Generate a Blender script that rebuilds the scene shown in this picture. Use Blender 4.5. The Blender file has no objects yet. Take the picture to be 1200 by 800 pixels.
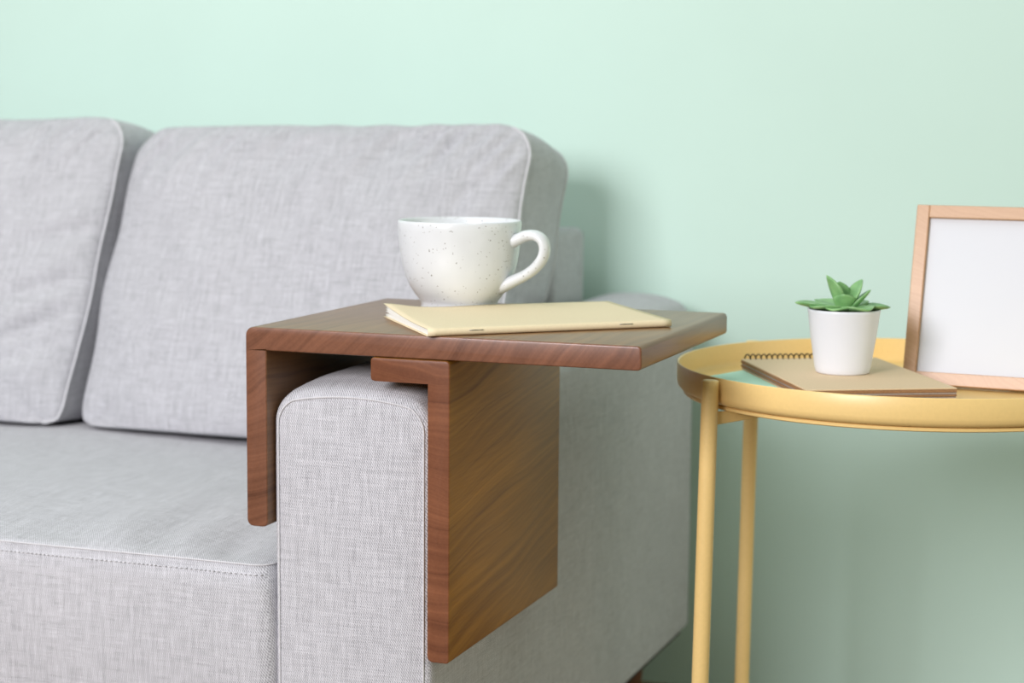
import bpy, bmesh, math, random
from mathutils import Vector, Matrix, noise
random.seed(7)
SC = bpy.context.scene
COL = SC.collection

# ------------------------------------------------------------------ camera
CAM = (0.7866, -1.4731, 0.7587)
YAW, PITCH, ROLL, FPX = 0.3504, 0.1174, 0.0076, 2231.7
def camera_matrix():
    cy, sy = math.cos(YAW), math.sin(YAW)
    f = Vector((-sy, cy, 0)); r = Vector((cy, sy, 0)); u = Vector((0, 0, 1))
    cp, sp = math.cos(PITCH), math.sin(PITCH)
    d = f*cp - u*sp; u2 = u*cp + f*sp
    cr, sr = math.cos(ROLL), math.sin(ROLL)
    r3 = r*cr + u2*sr; u3 = -r*sr + u2*cr
    m = Matrix((r3, u3, -d)).transposed().to_4x4()
    m.translation = Vector(CAM)
    return m
cd = bpy.data.cameras.new('camera'); cam = bpy.data.objects.new('camera', cd); COL.objects.link(cam)
cam.matrix_world = camera_matrix()
cd.sensor_width = 36.0; cd.lens = FPX/1200*36.0; cd.clip_start = 0.05
cd.dof.use_dof = True; cd.dof.focus_distance = 1.58; cd.dof.aperture_fstop = 6.3
SC.camera = cam

# ------------------------------------------------------------------ light and exposure
w = bpy.data.worlds.new('room_light'); SC.world = w; w.use_nodes = True
w.node_tree.nodes['Background'].inputs[0].default_value = (0.82, 1.0, 0.82, 1)
w.node_tree.nodes['Background'].inputs[1].default_value = 0.20
def area(name, loc, target, sx, sy, power, color):
    l = bpy.data.lights.new(name, 'AREA'); l.shape = 'RECTANGLE'; l.size = sx; l.size_y = sy
    l.energy = power; l.color = color
    o = bpy.data.objects.new(name, l); COL.objects.link(o); o.location = loc
    o.rotation_euler = (Vector(target)-Vector(loc)).to_track_quat('-Z', 'Y').to_euler()
    return o
area('window_light', (-0.30, -2.2, 1.42), (-0.25, 0.6, 0.70), 0.85, 0.8, 66, (1.0, 0.965, 1.0))
area('ceiling_light', (-0.9, -0.7, 2.6), (-0.9, -0.7, 0), 2.4, 2.2, 33, (1.0, 0.985, 0.99))
area('side_fill_light', (2.6, 0.15, 1.15), (0.2, 0.4, 0.4), 1.5, 1.4, 13.5, (1.0, 0.98, 0.80))  # added fill, no real window: brightens the arm side and tray panel
SC.view_settings.view_transform = 'Standard'; SC.view_settings.look = 'None'
SC.view_settings.gamma = 1.0; SC.view_settings.exposure = 0.0
SC.view_settings.use_curve_mapping = False

# ------------------------------------------------------------------ helpers
def link(o, parent=None):
    COL.objects.link(o)
    if parent is not None: o.parent = parent
    return o
def thing(name, label, cat, loc=(0, 0, 0), group=None):
    o = bpy.data.objects.new(name, None); o.empty_display_size = 0.02
    o.location = loc; link(o); tag(o, label, cat, group)
    return o
def tag(o, label, cat, group=None):
    o['label'] = label; o['category'] = cat
    if group: o['group'] = group
    return o
def mesh_obj(name, verts, faces, mat, parent=None, smooth=True, uv=None):
    """verts in world space; parents sit unrotated, so only their location is taken off"""
    off = Vector(parent_loc(parent))
    me = bpy.data.meshes.new(name)
    me.from_pydata([tuple(Vector(v)-off) for v in verts], [], faces); me.update()
    bm = bmesh.new(); bm.from_mesh(me); bmesh.ops.recalc_face_normals(bm, faces=bm.faces); bm.to_mesh(me); bm.free()
    if smooth is True: me.polygons.foreach_set('use_smooth', [True]*len(me.polygons))
    me.materials.append(mat); add_uv(me)
    return link(bpy.data.objects.new(name, me), parent)
def bm_obj(name, bm, mat, parent=None, smooth=False):
    off = Vector(parent_loc(parent))
    bmesh.ops.translate(bm, verts=bm.verts, vec=-off)
    bmesh.ops.recalc_face_normals(bm, faces=bm.faces)
    me = bpy.data.meshes.new(name); bm.to_mesh(me); bm.free()
    me.polygons.foreach_set('use_smooth', [bool(smooth)]*len(me.polygons))
    if smooth == 'auto': me.set_sharp_from_angle(angle=math.radians(40))
    me.materials.append(mat); add_uv(me)
    return link(bpy.data.objects.new(name, me), parent)
def parent_loc(p):
    l = Vector((0, 0, 0))
    while p is not None: l += p.location; p = p.parent
    return l
def add_uv(me):
    """metre-scaled box mapping, chosen per face by its main direction"""
    lay = me.uv_layers.new(name='UVMap').data
    vs = me.vertices
    for p in me.polygons:
        n = p.normal; a = max(range(3), key=lambda i: abs(n[i]))
        for li in p.loop_indices:
            c = vs[me.loops[li].vertex_index].co
            lay[li].uv = (c.y, c.z) if a == 0 else ((c.x, c.z) if a == 1 else (c.x, c.y))
def tube(pts, r, seg=10, closed=False, cap=True):
    pts = [Vector(p) for p in pts]; n = len(pts); V = []; F = []
    t0 = (pts[1]-pts[0]).normalized()
    up = Vector((0, 0, 1)) if abs(t0.z) < .9 else Vector((1, 0, 0))
    nrm = (up - t0*up.dot(t0)).normalized()
    rr = r if isinstance(r, (list, tuple)) else [r]*n
    for i, p in enumerate(pts):
        a = pts[(i-1) % n] if (closed or i > 0) else p
        b = pts[(i+1) % n] if (closed or i < n-1) else p
        t = (b-a).normalized(); nrm = (nrm - t*nrm.dot(t)).normalized(); bn = t.cross(nrm)
        for k in range(seg):
            w_ = 2*math.pi*k/seg; V.append(p + (nrm*math.cos(w_)+bn*math.sin(w_))*rr[i])
    for i in range(n if closed else n-1):
        j = (i+1) % n
        for k in range(seg):
            l = (k+1) % seg; F.append((i*seg+k, i*seg+l, j*seg+l, j*seg+k))
    if cap and not closed:
        F.append(tuple(range(seg-1, -1, -1))); F.append(tuple((n-1)*seg+k for k in range(seg)))
    return V, F
def join(parts):
    V = []; F = []
    for v, f in parts:
        o = len(V); V += list(v); F += [tuple(i+o for i in q) for q in f]
    return V, F
def lathe(prof, center, seg=64, z0=0.0):
    V = []; F = []; n = len(prof); cx, cy, cz = center
    for k in range(seg):
        a = 2*math.pi*k/seg
        for r, z in prof: V.append((cx+r*math.cos(a), cy+r*math.sin(a), cz+z))
    for k in range(seg):
        l = (k+1) % seg
        for i in range(n-1): F.append((k*n+i, l*n+i, l*n+i+1, k*n+i+1))
    return V, F
def lathe_obj(name, prof, center, mat, parent, seg=64):
    V, F = lathe(prof, center, seg)
    o = mesh_obj(name, V, F, mat, parent)
    bm = bmesh.new(); bm.from_mesh(o.data); bmesh.ops.remove_doubles(bm, verts=bm.verts, dist=1e-6)
    bmesh.ops.recalc_face_normals(bm, faces=bm.faces); bm.to_mesh(o.data); bm.free()
    o.data.set_sharp_from_angle(angle=math.radians(50))
    return o
def box_bm(x0, x1, y0, y1, z0, z1, bevel=0.0, seg=2):
    bm = bmesh.new(); bmesh.ops.create_cube(bm, size=1)
    for v in bm.verts:
        v.co = Vector(((x0+x1)/2+v.co.x*(x1-x0), (y0+y1)/2+v.co.y*(y1-y0), (z0+z1)/2+v.co.z*(z1-z0)))
    if bevel: bmesh.ops.bevel(bm, geom=list(bm.edges), offset=bevel, segments=seg, affect='EDGES', profile=0.5)
    return bm
def frame_bm(bm, origin, ex, ey, ez):
    """map local coordinates to world: origin + x*ex + y*ey + z*ez"""
    m = Matrix((Vector(ex), Vector(ey), Vector(ez))).transposed().to_4x4(); m.translation = Vector(origin)
    bmesh.ops.transform(bm, matrix=m, verts=bm.verts); return bm

# ------------------------------------------------------------------ materials
class NT:
    def __init__(s, name):
        s.m = bpy.data.materials.new(name); s.m.use_nodes = True; s.t = s.m.node_tree
        s.b = s.t.nodes['Principled BSDF']
    def n(s, typ, **kw):
        nd = s.t.nodes.new(typ)
        for k, v in kw.items(): setattr(nd, k, v)
        return nd
    def l(s, a, b): s.t.links.new(a, b)
    def mapping(s, src, scale=(1, 1, 1), loc=(0, 0, 0), rot=(0, 0, 0)):
        mp = s.n('ShaderNodeMapping'); mp.inputs['Scale'].default_value = scale
        mp.inputs['Location'].default_value = loc; mp.inputs['Rotation'].default_value = rot
        s.l(src, mp.inputs['Vector']); return mp.outputs[0]
    def noise(s, vec, scale=1, detail=2, rough=.5):
        t = s.n('ShaderNodeTexNoise'); t.inputs['Scale'].default_value = scale
        t.inputs['Detail'].default_value = detail; t.inputs['Roughness'].default_value = rough
        s.l(vec, t.inputs['Vector']); return t.outputs['Fac']
    def ramp(s, fac, stops):
        r = s.n('ShaderNodeValToRGB'); e = r.color_ramp.elements
        while len(e) < len(stops): e.new(.5)
        for q, (p, c) in zip(e, stops): q.position = p; q.color = (*c, 1) if len(c) == 3 else c
        s.l(fac, r.inputs[0]); return r.outputs[0]
    def math(s, op, a, b=None):
        m = s.n('ShaderNodeMath', operation=op)
        for i, v in enumerate((a, b)):
            if v is None: continue
            if isinstance(v, (int, float)): m.inputs[i].default_value = v
            else: s.l(v, m.inputs[i])
        return m.outputs[0]
    def mix(s, fac, a, b, blend='MIX'):
        m = s.n('ShaderNodeMix', data_type='RGBA', blend_type=blend)
        for sock, v in ((m.inputs[0], fac), (m.inputs[6], a), (m.inputs[7], b)):
            if isinstance(v, (int, float)): sock.default_value = v
            elif isinstance(v, tuple): sock.default_value = (*v, 1)
            else: s.l(v, sock)
        return m.outputs[2]
    def bump(s, h, strength, dist=.001):
        b = s.n('ShaderNodeBump'); b.inputs['Strength'].default_value = strength; b.inputs['Distance'].default_value = dist
        s.l(h, b.inputs['Height']); s.l(b.outputs[0], s.b.inputs['Normal'])
    def set(s, **kw):
        for k, v in kw.items():
            i = s.b.inputs[k.replace('_', ' ')]
            if isinstance(v, (int, float)): i.default_value = v
            elif isinstance(v, tuple): i.default_value = (*v, 1) if (len(v) == 3 and len(i.default_value) == 4) else v
            else: s.l(v, i)
        return s.m
def srgb(r, g, b):
    f = lambda c: (c/255/12.92) if c/255 <= .04045 else ((c/255+.055)/1.055)**2.4
    return (f(r), f(g), f(b))
def plain(name, col, rough=.6, var=.06, scale=60, bump=0.0, spec=.5, **kw):
    t = NT(name); tc = t.n('ShaderNodeTexCoord').outputs['Object']
    nz = t.noise(tc, scale, 3)
    c2 = tuple(max(0, c*(1-var)) for c in col); c1 = tuple(min(1, c*(1+var)) for c in col)
    if bump: t.bump(nz, bump, .0005)
    return t.set(Base_Color=t.ramp(nz, [(.3, c2), (.7, c1)]), Roughness=rough, Specular_IOR_Level=spec, **kw)

def make_fabric(name, dark, light):
    t = NT(name); uv = t.n('ShaderNodeTexCoord').outputs['UV']
    a = t.noise(t.mapping(uv, (46, 700, 1)), 1, 2, .6)
    b = t.noise(t.mapping(uv, (700, 46, 1)), 1, 2, .6)
    broad = t.noise(t.mapping(uv, (16, 5, 1)), 1, 3)
    grain = t.noise(t.mapping(uv, (1250, 1250, 1), rot=(0, 0, .7)), 1, 1)
    c_ = t.noise(t.mapping(uv, (17, 230, 1)), 1, 2, .6)
    d_ = t.noise(t.mapping(uv, (250, 15, 1)), 1, 2, .6)
    s = t.math('ADD', t.math('MULTIPLY', a, .22), t.math('MULTIPLY', b, .24))
    s = t.math('ADD', s, t.math('ADD', t.math('MULTIPLY', c_, .12), t.math('MULTIPLY', d_, .15)))
    s = t.math('ADD', s, t.math('MULTIPLY', broad, .04))
    s = t.math('ADD', s, t.math('MULTIPLY', grain, .23))
    sx = t.n('ShaderNodeSeparateXYZ'); t.l(uv, sx.inputs[0])
    jit = t.math('MULTIPLY', t.noise(t.mapping(uv, (120, 120, 1)), 1, 1), 2.2)
    def wave(fu, fv):
        p = t.math('ADD', t.math('MULTIPLY', sx.outputs[0], 6.2832*fu), t.math('MULTIPLY', sx.outputs[1], 6.2832*fv))
        return t.math('SINE', t.math('ADD', p, jit))
    twill = t.math('MULTIPLY', wave(470, 330), wave(0, 420))        # short raised threads in diagonal rows
    twill = t.math('ADD', t.math('MULTIPLY', twill, .5), t.math('MULTIPLY', wave(470, 330), .5))
    s2 = t.math('ADD', s, t.math('MULTIPLY', twill, .24))
    h = t.math('ADD', t.math('MULTIPLY', s, .8), t.math('MULTIPLY', twill, .25))
    t.bump(h, .35, .0010)
    col = t.ramp(s2, [(.30, dark), (.68, light)])
    return t.set(Base_Color=col, Roughness=.92, Specular_IOR_Level=.15, Sheen_Weight=.12, Sheen_Roughness=.5)

def make_wood(name, face_d, face_l, end_d, end_l, loc=(0, 0, 0), rough=.38, period=.0065, tilt=.05, coat=.25, spec=.5):
    t = NT(name); tc = t.n('ShaderNodeTexCoord').outputs['Object']
    warp = t.n('ShaderNodeTexNoise'); warp.inputs['Scale'].default_value = 1; warp.inputs['Detail'].default_value = 2
    t.l(t.mapping(tc, (9, 3.2, 9)), warp.inputs['Vector'])
    off = t.n('ShaderNodeVectorMath', operation='MULTIPLY_ADD')
    t.l(warp.outputs['Color'], off.inputs[0]); off.inputs[1].default_value = (.05, 0, .05)
    t.l(t.mapping(tc, (1, 1, 1), loc), off.inputs[2])
    rot = t.mapping(off.outputs[0], rot=(tilt, 0, 0))
    sx = t.n('ShaderNodeSeparateXYZ'); t.l(rot, sx.inputs[0])
    rad = t.math('SQRT', t.math('ADD', t.math('MULTIPLY', sx.outputs[0], sx.outputs[0]), t.math('MULTIPLY', sx.outputs[2], sx.outputs[2])))
    cv = t.n('ShaderNodeCombineXYZ'); t.l(t.math('MULTIPLY', rad, 1/period), cv.inputs[0]); t.l(t.math('MULTIPLY', sx.outputs[1], 2.5), cv.inputs[1])
    ring = t.noise(cv.outputs[0], 1, 2.5, .6)
    ring = t.math('ADD', t.math('MULTIPLY', t.math('SUBTRACT', ring, .5), 2.3), .5)
    cv2 = t.n('ShaderNodeCombineXYZ'); t.l(t.math('MULTIPLY', rad, 3.1/period), cv2.inputs[0]); t.l(t.math('MULTIPLY', sx.outputs[1], 5), cv2.inputs[1])
    fine = t.noise(cv2.outputs[0], 1, 2, .6)
    ring = t.math('ADD', t.math('MULTIPLY', ring, .55), t.math('MULTIPLY', fine, .55))
    fib = t.noise(t.mapping(tc, (420, 9, 420)), 1, 3, .6)
    cloud = t.noise(t.mapping(tc, (14, 5, 14)), 1, 3)
    f = t.math('ADD', t.math('MULTIPLY', ring, .50), t.math('MULTIPLY', fib, .20))
    f = t.math('ADD', f, t.math('MULTIPLY', cloud, .30))
    geo = t.n('ShaderNodeTexCoord').outputs['Normal']
    sp = t.n('ShaderNodeSeparateXYZ'); t.l(geo, sp.inputs[0])
    endf = t.math('SMOOTH_MIN', t.math('MULTIPLY', t.math('ABSOLUTE', sp.outputs[1]), 1.2), 1.0)
    face = t.ramp(f, [(.25, face_d), (.75, face_l)]); end = t.ramp(f, [(.25, end_d), (.8, end_l)])
    t.bump(f, .12, .0006)
    return t.set(Base_Color=t.mix(endf, face, end), Roughness=rough, Specular_IOR_Level=spec,
                 Coat_Weight=coat, Coat_Roughness=.22)

M = {}
M['fabric'] = make_fabric('grey linen weave', srgb(128, 128, 132), srgb(220, 220, 226))
M['piping'] = make_fabric('pale piping weave', srgb(180, 180, 184), srgb(220, 220, 224))
M['wood'] = make_wood('walnut stained wood', srgb(92, 60, 30), srgb(144, 104, 58), srgb(84, 48, 31), srgb(138, 90, 66), (.3, 0, -.42))
M['wood2'] = make_wood('walnut stained wood cut flat', srgb(112, 66, 14), srgb(186, 128, 42), srgb(84, 46, 30), srgb(138, 88, 62), (-.12, 0, -.2), period=.007, tilt=-.16, coat=0, spec=.3)
M['frame_wood'] = make_wood('pale oak', srgb(182, 138, 100), srgb(206, 166, 128), srgb(180, 136, 98), srgb(204, 164, 126), (.2, 0, .3), .5, .003)
M['yellow'] = plain('yellow powder coat', srgb(237, 204, 136), .36, .02, 300, .03)
M['wall'] = plain('mint wall paint', (.635, .83, .75), .75, .012, 5, .0, .3)
M['floor'] = make_wood('light floor boards', srgb(118, 98, 76), srgb(150, 128, 102), srgb(118, 98, 76), srgb(150, 128, 102), (0, 0, .2), .5, .02)
M['kraft'] = plain('yellow kraft cover', srgb(226, 210, 176), .7, .025, 400, .05)
M['kraft_brown'] = plain('brown kraft board', srgb(219, 194, 160), .75, .04, 500, .06)
M['page_white'] = plain('white paper', srgb(240, 238, 232), .8, .02, 300)
M['page_grey'] = plain('grey paper edge', srgb(168, 156, 150), .8, .12, 600)
M['page_brown'] = plain('brown paper edge', srgb(150, 112, 78), .8, .18, 700)
M['mint_cover'] = plain('mint book cover', srgb(204, 250, 228), .55, .01, 40)
M['steel'] = plain('steel staple', srgb(176, 172, 160), .35, .03, 200, Metallic=.9)
M['bronze_wire'] = plain('dark bronze wire', srgb(92, 72, 44), .35, .05, 200, Metallic=.8)
M['pot'] = plain('white glazed pot', srgb(226, 230, 238), .3, .01, 30)
M['soil'] = plain('dark soil', srgb(70, 52, 38), .95, .4, 500, .5)
M['white_board'] = plain('white print', srgb(207, 210, 217), .45, .004, 10)
M['dark_leg'] = plain('dark brown sofa leg', srgb(96, 58, 34), .5, .1, 80)
M['under'] = plain('black underlining', srgb(30, 30, 30), .9, .1, 80)
M['backing'] = plain('brown backing board', srgb(150, 120, 88), .8, .05, 80)

def make_ceramic():
    t = NT('speckled cream glaze'); tc = t.n('ShaderNodeTexCoord').outputs['Object']
    def specks(scale, rad, thin):
        v = t.n('ShaderNodeTexVoronoi'); v.inputs['Scale'].default_value = scale; t.l(tc, v.inputs['Vector'])
        sel = t.n('ShaderNodeSeparateColor'); t.l(v.outputs['Color'], sel.inputs[0])
        pick = t.math('LESS_THAN', sel.outputs[0], thin)
        size = t.math('MULTIPLY', sel.outputs[1], rad)
        return t.math('MULTIPLY', pick, t.math('LESS_THAN', v.outputs['Distance'], size))
    s = t.math('MAXIMUM', specks(250, .165, .6), specks(480, .22, .3))
    nz = t.noise(tc, 30, 2)
    base = t.ramp(nz, [(.3, srgb(213, 216, 219)), (.7, srgb(221, 224, 227))])
    return t.set(Base_Color=t.mix(s, base, srgb(96, 84, 70)), Roughness=.22, Specular_IOR_Level=.5)
M['ceramic'] = make_ceramic()
def make_leaf():
    t = NT('succulent leaf'); tc = t.n('ShaderNodeTexCoord').outputs['Object']
    nz = t.noise(tc, 70, 3)
    return t.set(Base_Color=t.ramp(nz, [(.25, srgb(98, 150, 92)), (.75, srgb(152, 196, 134))]), Roughness=.42,
                 Subsurface_Weight=.15, Subsurface_Radius=(.004, .006, .003), Subsurface_Scale=.5)
M['leaf'] = make_leaf()
M['leaf_edge'] = plain('pale leaf edge', srgb(205, 222, 178), .5, .03, 80)

# ------------------------------------------------------------------ the room
WALL_Y = .95
o = bm_obj('wall_back', box_bm(-3.2, 3.2, WALL_Y, WALL_Y+.12, 0, 2.7), M['wall']); o['kind'] = 'structure'; o['label'] = 'plain mint green painted wall behind the sofa'
o = bm_obj('floor', box_bm(-3.2, 3.2, -3.6, WALL_Y+.12, -.05, 0), M['floor']); o['kind'] = 'structure'; o['label'] = 'light wooden floor under the sofa'

# ------------------------------------------------------------------ sofa
sofa = thing('sofa', 'grey linen sofa frame with square padded arms against the mint wall', 'sofa', (-.5, .45, 0))
ARM_Y0, ARM_Y1, ARM_Z0 = .009, .912, .097
def arm_outline(x0, x1, inset, lift):
    """rounded outline in x/z, the top gently crowned"""
    r = .019 - inset*.4; X0, X1 = x0+inset, x1-inset; ZB = ARM_Z0+inset; zt = .5125 - inset
    cxm = (x0+x1)/2; hw = (x1-x0)/2
    top = lambda x: .0105*(1-((x-cxm)/hw)**2) + lift*(1-((x-cxm)/hw)**4)
    pts = []
    for k in range(7):
        a = math.pi + (math.pi/2)*k/6; pts.append((X0+.010+.010*math.cos(a), ZB+.010+.010*math.sin(a)))
    for k in range(7):
        a = 1.5*math.pi + (math.pi/2)*k/6; pts.append((X1-.010+.010*math.cos(a), ZB+.010+.010*math.sin(a)))
    for k in range(1, 10): pts.append((X1, ZB+.01+(zt-r-ZB-.01)*k/10))
    for k in range(9):
        a = (math.pi/2)*k/8; x = X1-r+r*math.cos(a); pts.append((x, zt-r+r*math.sin(a)+top(x)*math.sin(a)))
    for k in range(1, 14):
        x = X1-r-(X1-X0-2*r)*k/14; pts.append((x, zt+top(x)))
    for k in range(9):
        a = math.pi/2+(math.pi/2)*k/8; x = X0+r+r*math.cos(a); pts.append((x, zt-r+r*math.sin(a)+top(x)*math.sin(a)))
    for k in range(1, 10): pts.append((X0, zt-r-(zt-r-ZB-.01)*k/10))
    return pts
def make_arm(x0, x1):
    secs = [(0, .008, 0), (.0006, .0055, 0), (.003, .0022, .001), (.007, .0006, .002), (.014, 0, .004), (.03, 0, .007), (.06, 0, .0105)]
    yy = .06
    while yy < .84: yy += .04; secs.append((yy, 0, .011))
    L_ = ARM_Y1-ARM_Y0
    for q in range(9):
        a = q/8*math.pi/2; secs.append((L_-.03+.03*math.sin(a), .03*(1-math.cos(a)), .011))
    V = []; F = []; n = None
    for dy, ins, lift in secs:
        ring = arm_outline(x0, x1, ins, lift); n = len(ring)
        for x, z in ring:
            b = .0016*noise.noise(Vector((x*9, (ARM_Y0+dy)*9, z*9)))
            V.append((x+b*.6, ARM_Y0+dy, z+b))
    for i in range(len(secs)-1):
        for k in range(n):
            l = (k+1) % n; F.append((i*n+k, i*n+l, (i+1)*n+l, (i+1)*n+k))
    # front cap: shrinking rings so that the fabric reads slightly full
    last = 0; cx, cz = (x0+x1)/2, .31
    ring0 = V[0:n]
    for s, dy in ((.93, -.0012), (.7, -.0026), (.35, -.0034)):
        base = len(V)
        for x, y, z in ring0: V.append((cx+(x-cx)*s, ARM_Y0+dy, cz+(z-cz)*s))
        for k in range(n):
            l = (k+1) % n; F.append((last+k, last+l, base+l, base+k))
        last = base
    F.append(tuple(range(last, last+n)))
    F.append(tuple((len(secs)-1)*n+k for k in range(n)))
    arm = mesh_obj('arm', V, F, M['fabric'], sofa)
    rim = [(x, ARM_Y0-.0002, z) for x, z in arm_outline(x0, x1, .0062, 0)]
    v, f = tube(rim, .0010, 8, True)
    mesh_obj('piping', v, f, M['piping'], arm)
    return arm
make_arm(.0208, .1716)
make_arm(-1.2016, -1.0508)
IN_L, IN_R = -1.0495, .0195
bm = box_bm(IN_L, IN_R, .775, .905, .12, .616, .012, 4)
bm_obj('backrest', bm, M['fabric'], sofa, 'auto')
bm_obj('base', box_bm(IN_L, IN_R, .012, .774, .10, .185, .006, 2), M['fabric'], sofa, 'auto')
bm_obj('underside', box_bm(-1.19, .16, .03, .895, .086, .0995, .002, 1), M['under'], sofa)
for x in (.112, -1.14):
    for y in (.06, .80):
        V, F = lathe([(0, 0), (.016, 0), (.018, .004), (.026, .085), (.026, .0865), (0, .0865)], (x, y, 0), 24)
        mesh_obj('leg', V, F, M['dark_leg'], sofa)

# ------------------------------------------------------------------ cushions
def rr_boundary(bx, bz, hw, hh, r):
    """square boundary point (in half sizes) -> rounded rectangle boundary"""
    x, z = bx*hw, bz*hh
    ax, az = abs(x)-(hw-r), abs(z)-(hh-r)
    if ax > 0 and az > 0:
        m = max(ax, az); L_ = math.hypot(ax, az); s = m/L_
        x = math.copysign(hw-r+ax*s, x); z = math.copysign(hh-r+az*s, z)
    return x, z
def cushion(name, label, wid, hei, thk, r, bulge_f, bulge_b, place, wrinkle, n=84, band=7, pipe=.0019, group=None, back_pipe=True, edge_puff=.005):
    """boxed cushion in local axes: x width, z height, front at -y; place() turns a local point into the world"""
    hw, hh = wid/2, hei/2
    V = []; F = []
    def face(sign, bulge):
        base = len(V)
        for j in range(n+1):
            for i in range(n+1):
                # denser towards the edges
                u = math.sin((i/n*2-1)*math.pi/2*.86)/math.sin(math.pi/2*.86)
                v = math.sin((j/n*2-1)*math.pi/2*.86)/math.sin(math.pi/2*.86)
                rho = max(abs(u), abs(v))
                if rho > 1e-6:
                    bx, bz = rr_boundary(u/rho, v/rho, hw, hh, r)
                    k = rho**3
                    x = u*hw*(1-k)+bx*rho*k; z = v*hh*(1-k)+bz*rho*k
                else: x = z = 0
                g = max(0, (1-abs(u)**2.7)*(1-abs(v)**2.7))**.55
                y = sign*(thk/2+bulge*g)
                x, y, z = wrinkle(x, y, z, u, v, sign, g)
                V.append(place(Vector((x, y, z))))
        for j in range(n):
            for i in range(n):
                a = base+j*(n+1)+i; F.append((a, a+1, a+n+2, a+n+1))
        loop = [base+i for i in range(n)] + [base+j*(n+1)+n for j in range(n)] + \
               [base+n*(n+1)+n-i for i in range(n)] + [base+(n-j)*(n+1) for j in range(n)]
        return loop
    lf = face(-1, bulge_f); lb = face(1, bulge_b)
    prev = lf; N = len(lf)
    ctr = sum((V[i] for i in lf+lb), Vector())/(2*N)
    for q in range(1, band):
        t = q/band; cur = []
        for a, b in zip(lf, lb):
            p = V[a].lerp(V[b], t); d = (p-ctr)
            ax = (V[b]-V[a]).normalized(); d = d-ax*d.dot(ax)
            cur.append(len(V)); V.append(p + d.normalized()*edge_puff*math.sin(math.pi*t))
        for k in range(N):
            l = (k+1) % N; F.append((prev[k], prev[l], cur[l], cur[k]))
        prev = cur
    for k in range(N):
        l = (k+1) % N; F.append((prev[k], prev[l], lb[l], lb[k]))
    loc = place(Vector((0, 0, -hh)))
    th = thing(name, label, 'cushion', loc, group)
    mesh_obj('cover', V, F, M['fabric'], th)
    if pipe:
        for lp in ([lf, lb] if back_pipe else [lf]):
            oth = lb if lp is lf else lf
            v, f = tube([V[i].lerp(V[j], 0 if (not back_pipe or V[i].x > ctr.x+.45*wid) else .10) for i, j in zip(lp, oth)], pipe, 8, True)
            mesh_obj('piping', v, f, M['piping'], th)
    return th, V, lf
SEAT_Z = .3770
def seat_top(x, y): return SEAT_Z
LEAN = math.radians(24.0)
def back_place(cx, dy=0.0, dz=0.0, turn=0.0):
    ca, sa = math.cos(LEAN), math.sin(LEAN)
    # local front-bottom edge (y=-thk/2, z=-hh) goes to y=.482, z=.372
    def f(p, thk=.15, hh=.208):
        y, z = p.y+thk/2, p.z+hh
        Y = .49+dy + y*ca + z*sa; Z = .366+dz - y*sa*.42 + z*ca
        X = cx+p.x + turn*z
        q = min(1, max(0, (Z-.525)/.04)); X = min(X, .0202+.05*q*q*(3-2*q))   # squeezed between the arms
        if Z < SEAT_Z+.012:
            Z = SEAT_Z+.001 + .011*math.exp((Z-SEAT_Z-.012)/.03)
        return Vector((X, Y, Z))
    return f
def back_wrinkle(seed, folds):
    def f(x, y, z, u, v, s, g):
        ed = 1-max(abs(u), abs(v))
        e = math.exp(-((1-v)/.34)**2)          # near the top seam: short puckers
        p = noise.noise(Vector((x*34-z*20+seed, z*5, seed)))
        y += s*.0300*e*(.25-abs(p))*min(1, ed*14)      # sharp little valleys running down from the seam
        y += s*.0090*noise.noise(Vector((x*7+seed, z*8, seed*2)))*min(1, ed*5)
        y += s*.0030*noise.noise(Vector((x*26+seed, z*20, seed*3)))*min(1, ed*8)
        z += .009*noise.noise(Vector((x*5.5+seed, 3.1, seed)))*max(0, v)**2 + .0022*noise.noise(Vector((x*30+seed, s, 1)))*max(0, v)**4
        x += .010*noise.noise(Vector((z*9+seed, 7.7, seed)))*abs(u)**3
        for (fu, fv, ang, ln, wd, amp) in folds:
            du, dv = x-fu, z-fv
            a_ = du*math.cos(ang)+dv*math.sin(ang); b_ = -du*math.sin(ang)+dv*math.cos(ang)
            y += s*-2.2*amp*math.exp(-(a_/ln)**2-(b_/wd/1.25)**2)*min(1, ed*10)
        return x, y, z
    return f
cushion('back_cushion', 'grey linen back cushion directly behind the speckled mug',   .528, .416, .15, .046, .052, .02,
        back_place(-.232), back_wrinkle(2.3, [(.12, .17, 1.1, .05, .008, .003), (-.02, .17, 1.0, .05, .008, .003), (.2, .12, 1.3, .06, .01, .003)]),
        group='back cushions on the sofa')
cushion('back_cushion', 'grey linen back cushion cut off by the left edge of the photo', .520, .422, .15, .046, .054, .02,
        back_place(-.772, -.008, .004), back_wrinkle(8.9, [(.21, -.02, .35, .06, .010, .006), (.20, -.075, .5, .07, .009, .006), (.17, -.12, .45, .07, .010, .005), (.22, .05, .3, .05, .010, .004)]),
        group='back cushions on the sofa')
# seat: the "front" of the boxed cushion looks up
SX0, SX1, SY0, SY1, SZ0, SZ1 = -1.048, .0190, .003, .64, .187, .362
def seat_place(p):
    return Vector(((SX0+SX1)/2+p.x, (SY0+SY1)/2+p.z, (SZ0+SZ1)/2-p.y))
def seat_wrinkle(x, y, z, u, v, s, g):
    if s < 0:
        fr = math.exp(-((v+1)/.55)**2)
        ed = min(1, (1-max(abs(u), abs(v)))*9)
        xx = x+.16*(z+.3)
        k = noise.noise(Vector((xx*26, z*3.2, 4.4)))
        k2 = noise.noise(Vector((xx*60, z*5, 9.4)))
        amp = .0052*(.35+.65*math.exp(-((x-.38)/.25)**2))
        y += (k*amp + k2*amp*.35)*ed*(.35+fr)
        y += .003*noise.noise(Vector((x*4, z*4, 2)))*ed
    z += .003*noise.noise(Vector((x*6, y*8, 5)))*abs(v)**4
    return x, y, z
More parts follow.
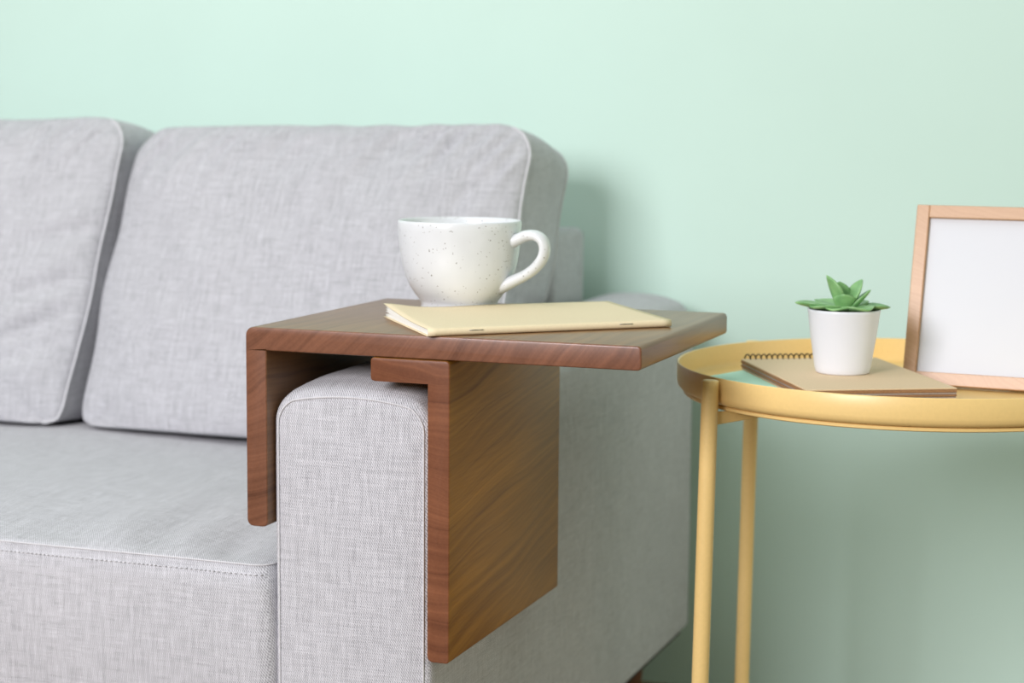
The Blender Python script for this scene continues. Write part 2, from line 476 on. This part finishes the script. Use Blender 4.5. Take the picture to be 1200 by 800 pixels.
seat, SV, SL = cushion('seat_cushion', 'wide grey linen seat cushion on the sofa', SX1-SX0, SY1-SY0, SZ1-SZ0, .018, .017, .0, seat_place, seat_wrinkle,
        n=110, pipe=.0008, back_pipe=False, edge_puff=.006)
# double row of stitches just under the front seam
parts = []
n0 = 110
front = [SV[i] for i in SL[:n0+1]]
acc = []
for a, b in zip(front[:-1], front[1:]):
    m = max(1, int((b-a).length/.0021))
    for k in range(m): acc.append(a.lerp(b, k/m))
for k in range(0, len(acc)-1, 2):
    p, q = acc[k], acc[k+1]
    parts.append(tube([p+Vector((0, -.0022, -.0085)), q+Vector((0, -.0022, -.0085))], .00055, 5))
v, f = join(parts)
st = mesh_obj('stitching', v, f, M['piping'], seat); st['kind'] = 'stuff'

# ------------------------------------------------------------------ wooden armrest tray
TT, TL, TD, TZ = .0203, .36, .291, .575
tray = thing('armrest_tray', 'walnut brown wooden tray table clamped over the grey sofa arm', 'tray table', (.1, .145, TZ))
def extrude_profile(prof, y0, y1, bev, skip=()):
    """prof: x/z polygon; soft bevel on the two end outlines except on the listed edge numbers"""
    bm = bmesh.new()
    a = [bm.verts.new((x, y0, z)) for x, z in prof]; b = [bm.verts.new((x, y1, z)) for x, z in prof]
    n = len(prof)
    bm.faces.new(a); bm.faces.new(list(reversed(b)))
    for k in range(n): bm.faces.new((a[k], b[k], b[(k+1) % n], a[(k+1) % n]))
    bm.edges.ensure_lookup_table()
    ed = []
    for ring in (a, b):
        for k in range(n):
            if k in skip: continue
            e = bm.edges.get((ring[k], ring[(k+1) % n]))
            if e: ed.append(e)
    bmesh.ops.recalc_face_normals(bm, faces=bm.faces)
    bmesh.ops.bevel(bm, geom=ed, offset=bev, segments=3, affect='EDGES', profile=.5)
    return bm
def arc(cx, cz, r, a0, a1, n=7):
    return [(cx+r*math.cos(math.radians(a0+(a1-a0)*k/(n-1))), cz+r*math.sin(math.radians(a0+(a1-a0)*k/(n-1)))) for k in range(n)]
R0 = .0075; LEGZ = .398
# the top, with the rounded outer corner on the left; the leg butts against its underside
top = arc(R0, TZ-R0, R0, 180, 90) + arc(TL-.004, TZ-.004, .004, 90, 0, 5) + arc(TL-.004, TZ-TT+.004, .004, 0, -90, 5) + [(TT, TZ-TT), (0, TZ-TT)]
nt = len(top)
bm_obj('top_board', extrude_profile(top, 0, TD, .0015, (nt-2,)), M['wood'], tray, 'auto')
leg = [(0, TZ-TT), (TT, TZ-TT)] + arc(TT-.005, LEGZ+.005, .005, 0, -90, 5) + arc(.006, LEGZ+.006, .006, -90, -180, 5)
bm_obj('inner_leg_board', extrude_profile(leg, 0, TD, .0015, (0,)), M['wood'], tray, 'auto')
PX0, PX1, PZ0 = .1724, .1926, .2925
FX0 = .1196; gap = .0006
fl = [(PX1-.0, TZ-TT-gap-.006)] + arc(PX1-.004, TZ-TT-gap-.004, .004, 0, 90, 5) + arc(FX0+.003, TZ-TT-gap-.003, .003, 90, 180, 5) + arc(FX0+.003, TZ-2*TT-gap+.003, .003, 180, 270, 5) + [(PX1, TZ-2*TT-gap)]
nf = len(fl)
bm_obj('clamp_flange', extrude_profile(fl, 0, TD, .0012, (nf-2,)), M['wood2'], tray, 'auto')
pn = [(PX0, TZ-2*TT-gap), (PX1, TZ-2*TT-gap)] + arc(PX1-.003, PZ0+.003, .003, 0, -90, 5) + arc(PX0+.005, PZ0+.005, .005, -90, -180, 5)
bm_obj('outer_leg_board', extrude_profile(pn, 0, TD, .0013, (0,)), M['wood2'], tray, 'auto')

# ------------------------------------------------------------------ mug
MX, MY = .1190, .2068
mug = thing('coffee_mug', 'cream speckled ceramic mug standing on the wooden tray', 'mug', (MX, MY, TZ))
H = .0862
outer = [(0, .003), (.030, .003), (.0315, .0008), (.0345, 0), (.0365, .001), (.0367, .003), (.0362, .0075), (.0375, .0105), (.0425, .0165), (.0475, .0240), (.0515, .033), (.0545, .044), (.0565, .056), (.0578, .068), (.0585, .078), (.0587, .0838), (.0582, .0855), (.0574, H), (.0562, .0858), (.0553, .0845)]
inner = [(.0549, .078), (.0540, .066), (.0524, .053), (.0500, .042), (.0462, .031), (.0405, .021), (.032, .0135), (.02, .0095), (0, .0085)]
lathe_obj('bowl', outer+inner, (MX, MY, TZ), M['ceramic'], mug, 96)
# handle: in the plane through the axis, towards the right of the picture and a little to the front
ha = math.radians(20.1-24)
hd = Vector((math.cos(ha), math.sin(ha), 0)); hs = Vector((-hd.y, hd.x, 0))
hp = [(.0470, .0635), (.0540, .0672), (.0615, .0703), (.0695, .0735), (.0785, .0738), (.0850, .0700), (.0878, .0630), (.0864, .0545), (.0815, .0470), (.0745, .0405), (.0660, .0352), (.0570, .0310), (.0490, .0272), (.0410, .0235)]
def catmull(P, m=6):
    out = []; P = [Vector(p) for p in P]
    for i in range(len(P)-1):
        a = P[max(i-1, 0)]; b = P[i]; c = P[i+1]; d = P[min(i+2, len(P)-1)]
        for k in range(m):
            t = k/m; out.append(.5*((2*b)+(c-a)*t+(2*a-5*b+4*c-d)*t*t+(3*b-a-3*c+d)*t**3))
    out.append(P[-1]); return out
path = [Vector((MX, MY, TZ)) + hd*p[0] + Vector((0, 0, p[1])) for p in catmull([(a, b, 0) for a, b in hp])]
V = []; F = []; seg = 16
for i, p in enumerate(path):
    a = path[max(i-1, 0)]; b = path[min(i+1, len(path)-1)]; t = (b-a).normalized(); nn = hs.cross(t).normalized()
    s = i/(len(path)-1); flare = 1+.35*math.exp(-(s/.16)**2)+.35*math.exp(-((1-s)/.16)**2)
    for k in range(seg):
        w_ = 2*math.pi*k/seg; V.append(p + nn*math.cos(w_)*.0050*flare + hs*math.sin(w_)*.0080*flare)
for i in range(len(path)-1):
    for k in range(seg):
        l = (k+1) % seg; F.append((i*seg+k, i*seg+l, (i+1)*seg+l, (i+1)*seg+k))
F.append(tuple(range(seg))); F.append(tuple((len(path)-1)*seg+k for k in range(seg)))
mesh_obj('handle', V, F, M['ceramic'], mug)

# ------------------------------------------------------------------ kraft booklet on the tray
FL, FR, RR_, RL = Vector((.1770, -.0100)), Vector((.3445, .1470)), Vector((.2490, .2670)), Vector((.0775, .1225))
bk = thing('booklet', 'thin yellow kraft booklet with stapled spine lying beside the mug', 'booklet', (.21, .13, TZ))
def bk_pt(s, t):
    return (FL.lerp(FR, s)).lerp(RL.lerp(RR_, s), t)
def sheet(name, mat, zlo, zhi, t0, t1, s0, s1, lift, thick, ns=28):
    """folded sheet: flat underside, round fold at the spine (t0), upper leaf with its own lift towards the back"""
    prof = []
    r = (zhi-zlo)/2; W = .158
    for k in range(15): prof.append((t1-(t1-t0-r/W)*k/14, zlo, 0))
    for k in range(1, 8):
        a = math.pi*k/8; prof.append((t0+r/W-math.sin(a)*r/W, zlo+r-math.cos(a)*r, 0))
    for k in range(23): prof.append((t0+r/W+(t1-t0-r/W)*k/22, zhi, 1))
    V = []; F = []; n = len(prof)
    for i in range(ns+1):
        s = s0+(s1-s0)*i/ns
        # corners of the cover a little rounded
        for t, z, up in prof:
            q = bk_pt(s, t); zz = z
            if up: zz += lift(s, t)
            V.append(Vector((q.x, q.y, TZ+zz)))
    for i in range(ns):
        for k in range(n-1): F.append((i*n+k, (i+1)*n+k, (i+1)*n+k+1, i*n+k+1))
    o = mesh_obj(name, V, F, mat, bk)
    md = o.modifiers.new('thickness', 'SOLIDIFY'); md.thickness = thick; md.offset = 0
    return o
def lift_cover(s, t):
    edge = math.exp(-(s/.10)**2)
    return .0021*t*t + edge*.0042*max(0, t-.35)**1.3*1.6 - .0009*math.exp(-((s-.25)/.14)**2)*t + .0014*math.exp(-((s-1)/.2)**2)*t*(1-t)
Z0 = .0005
sheet('cover', M['kraft'], Z0, .0066, 0, 1, 0, 1, lift_cover, .0005)
for k in range(5):
    q = (k+1)/6
    zl = Z0+.0006+.0024*q; zh = .0061-.0026*q
    sheet('page', M['page_white'], zl, max(zh, zl+.0007), .012+.012*q, .985-.01*k % .02, .006+.003*(k % 2), .994, (lambda s, t, q=q: lift_cover(s, t)*(1-q*.8)*.9), .0003, 20)
def on_spine(s, z): # a point on the outer fold
    p = bk_pt(s, -.0015); return Vector((p.x, p.y, TZ+z))
for s in (.19, .805):
    e = (FR-FL).normalized(); e3 = Vector((e.x, e.y, 0)); out = Vector((e.y, -e.x, 0))
    p = on_spine(s, .0046)
    v, f = tube([p-e3*.0065+out*-.0016, p-e3*.006+out*.0003, p+e3*.006+out*.0003, p+e3*.0065+out*-.0016], .0004, 8)
    mesh_obj('staple', v, f, M['steel'], bk)

# ------------------------------------------------------------------ yellow tray side table
TC = Vector((.523, .365)); TRR = .2234; RIM_Z = .525; FLOOR_Z = .5005
table = thing('side_table', 'round yellow metal tray side table right of the sofa', 'side table', (TC.x, TC.y, 0))
prof = [(0, FLOOR_Z-.0016), (TRR-.008, FLOOR_Z-.0016), (TRR-.0035, FLOOR_Z-.0004), (TRR-.0008, FLOOR_Z+.0030), (TRR, FLOOR_Z+.0065), (TRR+.0002, RIM_Z-.001), (TRR-.0002, RIM_Z-.0002), (TRR-.0009, RIM_Z),
        (TRR-.0016, RIM_Z-.0003), (TRR-.0019, RIM_Z-.001), (TRR-.0018, FLOOR_Z+.0060), (TRR-.0035, FLOOR_Z+.0018), (TRR-.007, FLOOR_Z+.0002), (TRR-.02, FLOOR_Z), (0, FLOOR_Z)]
lathe_obj('tray', prof, (TC.x, TC.y, 0), M['yellow'], table, 160)
# support ring under the tray
RR1 = TRR-.0065
lathe_obj('support_ring', [(RR1-.014, .4948), (RR1-.001, .4948), (RR1, .4956), (RR1, .4978), (RR1-.001, .4986), (RR1-.014, .4986), (RR1-.014, .4948)], (TC.x, TC.y, 0), M['yellow'], table, 160)
LEG_R = .2330
def polar(deg, r, z):
    a = math.radians(deg); return Vector((TC.x+r*math.cos(a), TC.y+r*math.sin(a), z))
for deg, spl in ((229, .009), (143, .009), (49, .009), (-37, .009)):
    t_, b_ = polar(deg, LEG_R, .5240), polar(deg, LEG_R+spl, 0)
    up = (t_-b_).normalized()
    pts = [b_, b_+up*.002, t_-up*.006, t_-up*.0015, t_-up*.0004, t_]
    v, f = tube(pts, [.0074, .0078, .0078, .0078, .0073, .0064], 28)
    lg = mesh_obj('leg', v, f, M['yellow'], table); lg.data.set_sharp_from_angle(angle=math.radians(60))
    # flat bracket from the leg to the ring
    a = math.radians(deg); er = Vector((math.cos(a), math.sin(a), 0)); et = Vector((-er.y, er.x, 0))
    bm = box_bm(-.085, 0, -.0015, .0015, -.0120, 0, .0006, 1)
    for vv in bm.verts:
        if vv.co.x < -.03 and vv.co.z < -.008: vv.co.z += .006
    base = polar(deg, LEG_R-.005, .4946)
    frame_bm(bm, base, er, et, Vector((0, 0, 1)))
    bm_obj('bracket', bm, M['yellow'], table)

# ------------------------------------------------------------------ things on the side table
E1 = Vector((.879, .477, 0)).normalized(); E2 = Vector((E1.y, -E1.x, 0))   # along the binding / away from it
NB0 = Vector((.3579, .3595, 0))
mb = thing('mint_book', 'thin mint green book lying under the spiral notebook', 'book', (.42, .29, FLOOR_Z))
G1 = Vector((.34, .94, 0)).normalized(); G2 = Vector((G1.y, -G1.x, 0))
G0 = Vector((.3345, .2800, FLOOR_Z))
bm_obj('cover', frame_bm(box_bm(0, .100, 0, .148, .0108, .0120, .0003, 1), G0, G1, G2, (0, 0, 1)), M['mint_cover'], mb)
bm_obj('page_block', frame_bm(box_bm(.002, .098, .001, .146, .0012, .0108), G0, G1, G2, (0, 0, 1)), M['page_white'], mb)
bm_obj('back_cover', frame_bm(box_bm(0, .100, 0, .148, 0.0001, .0012, .0003, 1), G0, G1, G2, (0, 0, 1)), M['mint_cover'], mb)

nb = thing('spiral_notebook', 'brown kraft notebook with spiral binding under the white plant pot', 'notebook', (.47, .297, FLOOR_Z+.0121))
NW, NL = .1398, .2165
zb = FLOOR_Z+.0122
lay = [('back_cover', 'kraft_brown', 0, .0010, 0), ('page_block', 'page_grey', .0010, .0024, -.0010), ('page_block', 'page_brown', .0025, .0042, .0004), ('page_block', 'page_grey', .0043, .0060, -.0006), ('page_block', 'page_brown', .0061, .0088, .0002), ('cover', 'kraft_brown', .0089, .0101, 0)]
for nm, mt, a, b, d in lay:
    bm = frame_bm(box_bm(.0004-d, NW-.001, .0, NL+d, a, b, .0003, 1), (NB0.x, NB0.y, zb), E1, E2, (0, 0, 1))
    bm_obj(nm, bm, M[mt], nb)
pts = []
turns = 23; zc = zb+.0058; rw = .0068
for k in range(turns*18+1):
    a = 2*math.pi*k/18; s = .006+(NW-.012)*k/(turns*18)
    p = Vector((NB0.x, NB0.y, zc)) + E1*(s+.0026*math.cos(a)) + E2*(-.0012+rw*math.cos(a)) + Vector((0, 0, rw*1.25*math.sin(a)))
    if p.z < zb-.0002: p.z = zb-.0002
    pts.append(p)
v, f = tube(pts, .00075, 6)
mesh_obj('spiral_binding', v, f, M['bronze_wire'], nb)

NTOP = zb+.0101
PXY = (.4695, .2985)
ps = thing('potted_succulent', 'small green succulent in a white pot on the spiral notebook', 'plant', (*PXY, NTOP))
PH = .0600
lathe_obj('pot', [(0, 0), (.0235, 0), (.0246, .0006), (.0252, .0018), (.0262, .006), (.0305, .034), (.0335, PH-.003), (.0340, PH-.0008), (.0336, PH), (.0326, PH), (.0321, PH-.0008), (.0318, PH-.010), (.0310, PH-.012), (0, PH-.012)], (*PXY, NTOP), M['pot'], ps, 72)
lathe_obj('soil', [(0, PH-.0075), (.02, PH-.0078), (.0322, PH-.0085), (.0318, PH-.0118), (0, PH-.0118)], (*PXY, NTOP), M['soil'], ps, 40)
def leaf(yaw, pitch, ln, wd, th, curl, r0=.003, z0=.0, roll=0.0, cup=.25):
    """pointed fleshy leaf starting near the stem; yaw about z, pitch above the horizon"""
    ny, nx = 16, 10; V = []; F = []
    Rz = Matrix.Rotation(yaw, 3, 'Z'); Ry = Matrix.Rotation(-pitch, 3, 'Y'); Rx = Matrix.Rotation(roll, 3, 'X')
    org = Vector((*PXY, NTOP+PH-.006+z0)); W = []
    for j in range(ny+1):
        t = j/ny
        wid = wd*(.42+.58*math.sin(min(1, t/.55)*math.pi/2))*(1 if t < .55 else math.cos((t-.55)/.45*math.pi/2)**.72) if t < .999 else wd*.01
        thk = th*(1-.75*t)*(1 if t < .97 else .4)
        for side in (1, -1):
            for i in range(nx+1):
                u = i/nx*2-1
                x = ln*t; y = u*wid*.5
                z = side*thk*.5*math.sqrt(max(0, 1-u*u)) + cup*wid*.5*u*u + curl*ln*t*t
                p = Rz @ (Ry @ (Rx @ Vector((x, y, z))) + Vector((r0, 0, 0)))
                V.append(org+p)
    m = nx+1
    for j in range(ny):
        for sd in range(2):
            for i in range(nx):
                a = j*2*m+sd*m+i; b = (j+1)*2*m+sd*m+i; F.append((a, a+1, b+1, b))
    for j in range(ny):
        for i in (0, nx):
            a = j*2*m+i; b = (j+1)*2*m+i; F.append((a, b, b+m, a+m))
    for j in (0, ny):
        for i in range(nx):
            a = j*2*m+i; F.append((a, a+1, a+1+m, a+m))
    o = mesh_obj('leaf', V, F, M['leaf'], ps)
    bm = bmesh.new(); bm.from_mesh(o.data); bmesh.ops.remove_doubles(bm, verts=bm.verts, dist=2e-5)
    bmesh.ops.recalc_face_normals(bm, faces=bm.faces); bm.to_mesh(o.data); bm.free()
    # pale margin
    pts = []
    return o
VR = .3504          # picture-right direction at the pot
D = math.radians
for yw, pt, ln, wd, th, cu, z0 in (
    (D(203), D(9), .044, .031, .008, .02, .004), (D(15), D(7), .040, .033, .008, -.02, .004), (D(262), D(10), .031, .034, .008, -.06, .004),
    (D(318), D(10), .035, .033, .008, -.06, .004), (D(75), D(10), .034, .030, .007, .04, .004), (D(140), D(10), .036, .030, .007, .04, .004), (D(228), D(9), .036, .031, .008, -.03, .0045),
    (D(214), D(68), .036, .027, .0075, -.05, .005), (D(35), D(58), .032, .025, .007, .08, .005), (D(280), D(46), .021, .021, .007, .06, .005),
    (D(12), D(38), .029, .021, .007, .10, .004), (D(120), D(62), .028, .020, .006, .05, .005)):
    leaf(yw, pt, ln, wd, th, cu, z0=z0)

# ------------------------------------------------------------------ picture frame leaning back on its easel strut
pf = thing('picture_frame', 'pale oak picture frame with a blank white sheet on the yellow table', 'picture frame', (.6, .42, FLOOR_Z))
FW, FH, FT, FS = .205, .1770, .014, .0125
fyaw = D(-5); lean = D(13.8)
ex = Vector((math.cos(fyaw), math.sin(fyaw), 0)); back = Vector((-ex.y, ex.x, 0))
ez = (Vector((0, 0, 1))*math.cos(lean) + back*math.sin(lean)); ey = (back*math.cos(lean) - Vector((0, 0, 1))*math.sin(lean))
F0 = Vector((.5120, .3860, FLOOR_Z+.0036))
def fpart(name, x0, x1, z0, z1, y0, y1, mat, bev=.0008):
    return bm_obj(name, frame_bm(box_bm(x0, x1, y0, y1, z0, z1, bev, 2), F0, ex, ey, ez), mat, pf, False)
fpart('stile', 0, FS, 0, FH, 0, FT, M['frame_wood']); fpart('stile', FW-FS, FW, 0, FH, 0, FT, M['frame_wood'])
fpart('rail', FS, FW-FS, FH-FS, FH, 0, FT, M['frame_wood']); fpart('rail', FS, FW-FS, 0, FS, 0, FT, M['frame_wood'])
fpart('white_sheet', FS-.002, FW-FS+.002, FS-.002, FH-FS+.002, .0055, .0065, M['white_board'], 0)
fpart('backing_board', FS-.001, FW-FS+.001, FS-.001, FH-FS+.001, .0095, .0115, M['backing'], 0)
hinge = F0 + ex*(FW/2) + ez*(FH*.62) + ey*FT
foot = Vector((hinge.x, hinge.y, 0)) + back*.060; foot.z = FLOOR_Z+.0005
dv = foot-hinge; up = dv.normalized(); nrm = ex.cross(up)
bm = box_bm(-.015, .015, 0, .0025, 0, dv.length, .0004, 1)
bm_obj('easel_strut', frame_bm(bm, hinge, ex, nrm, up), M['backing'], pf)
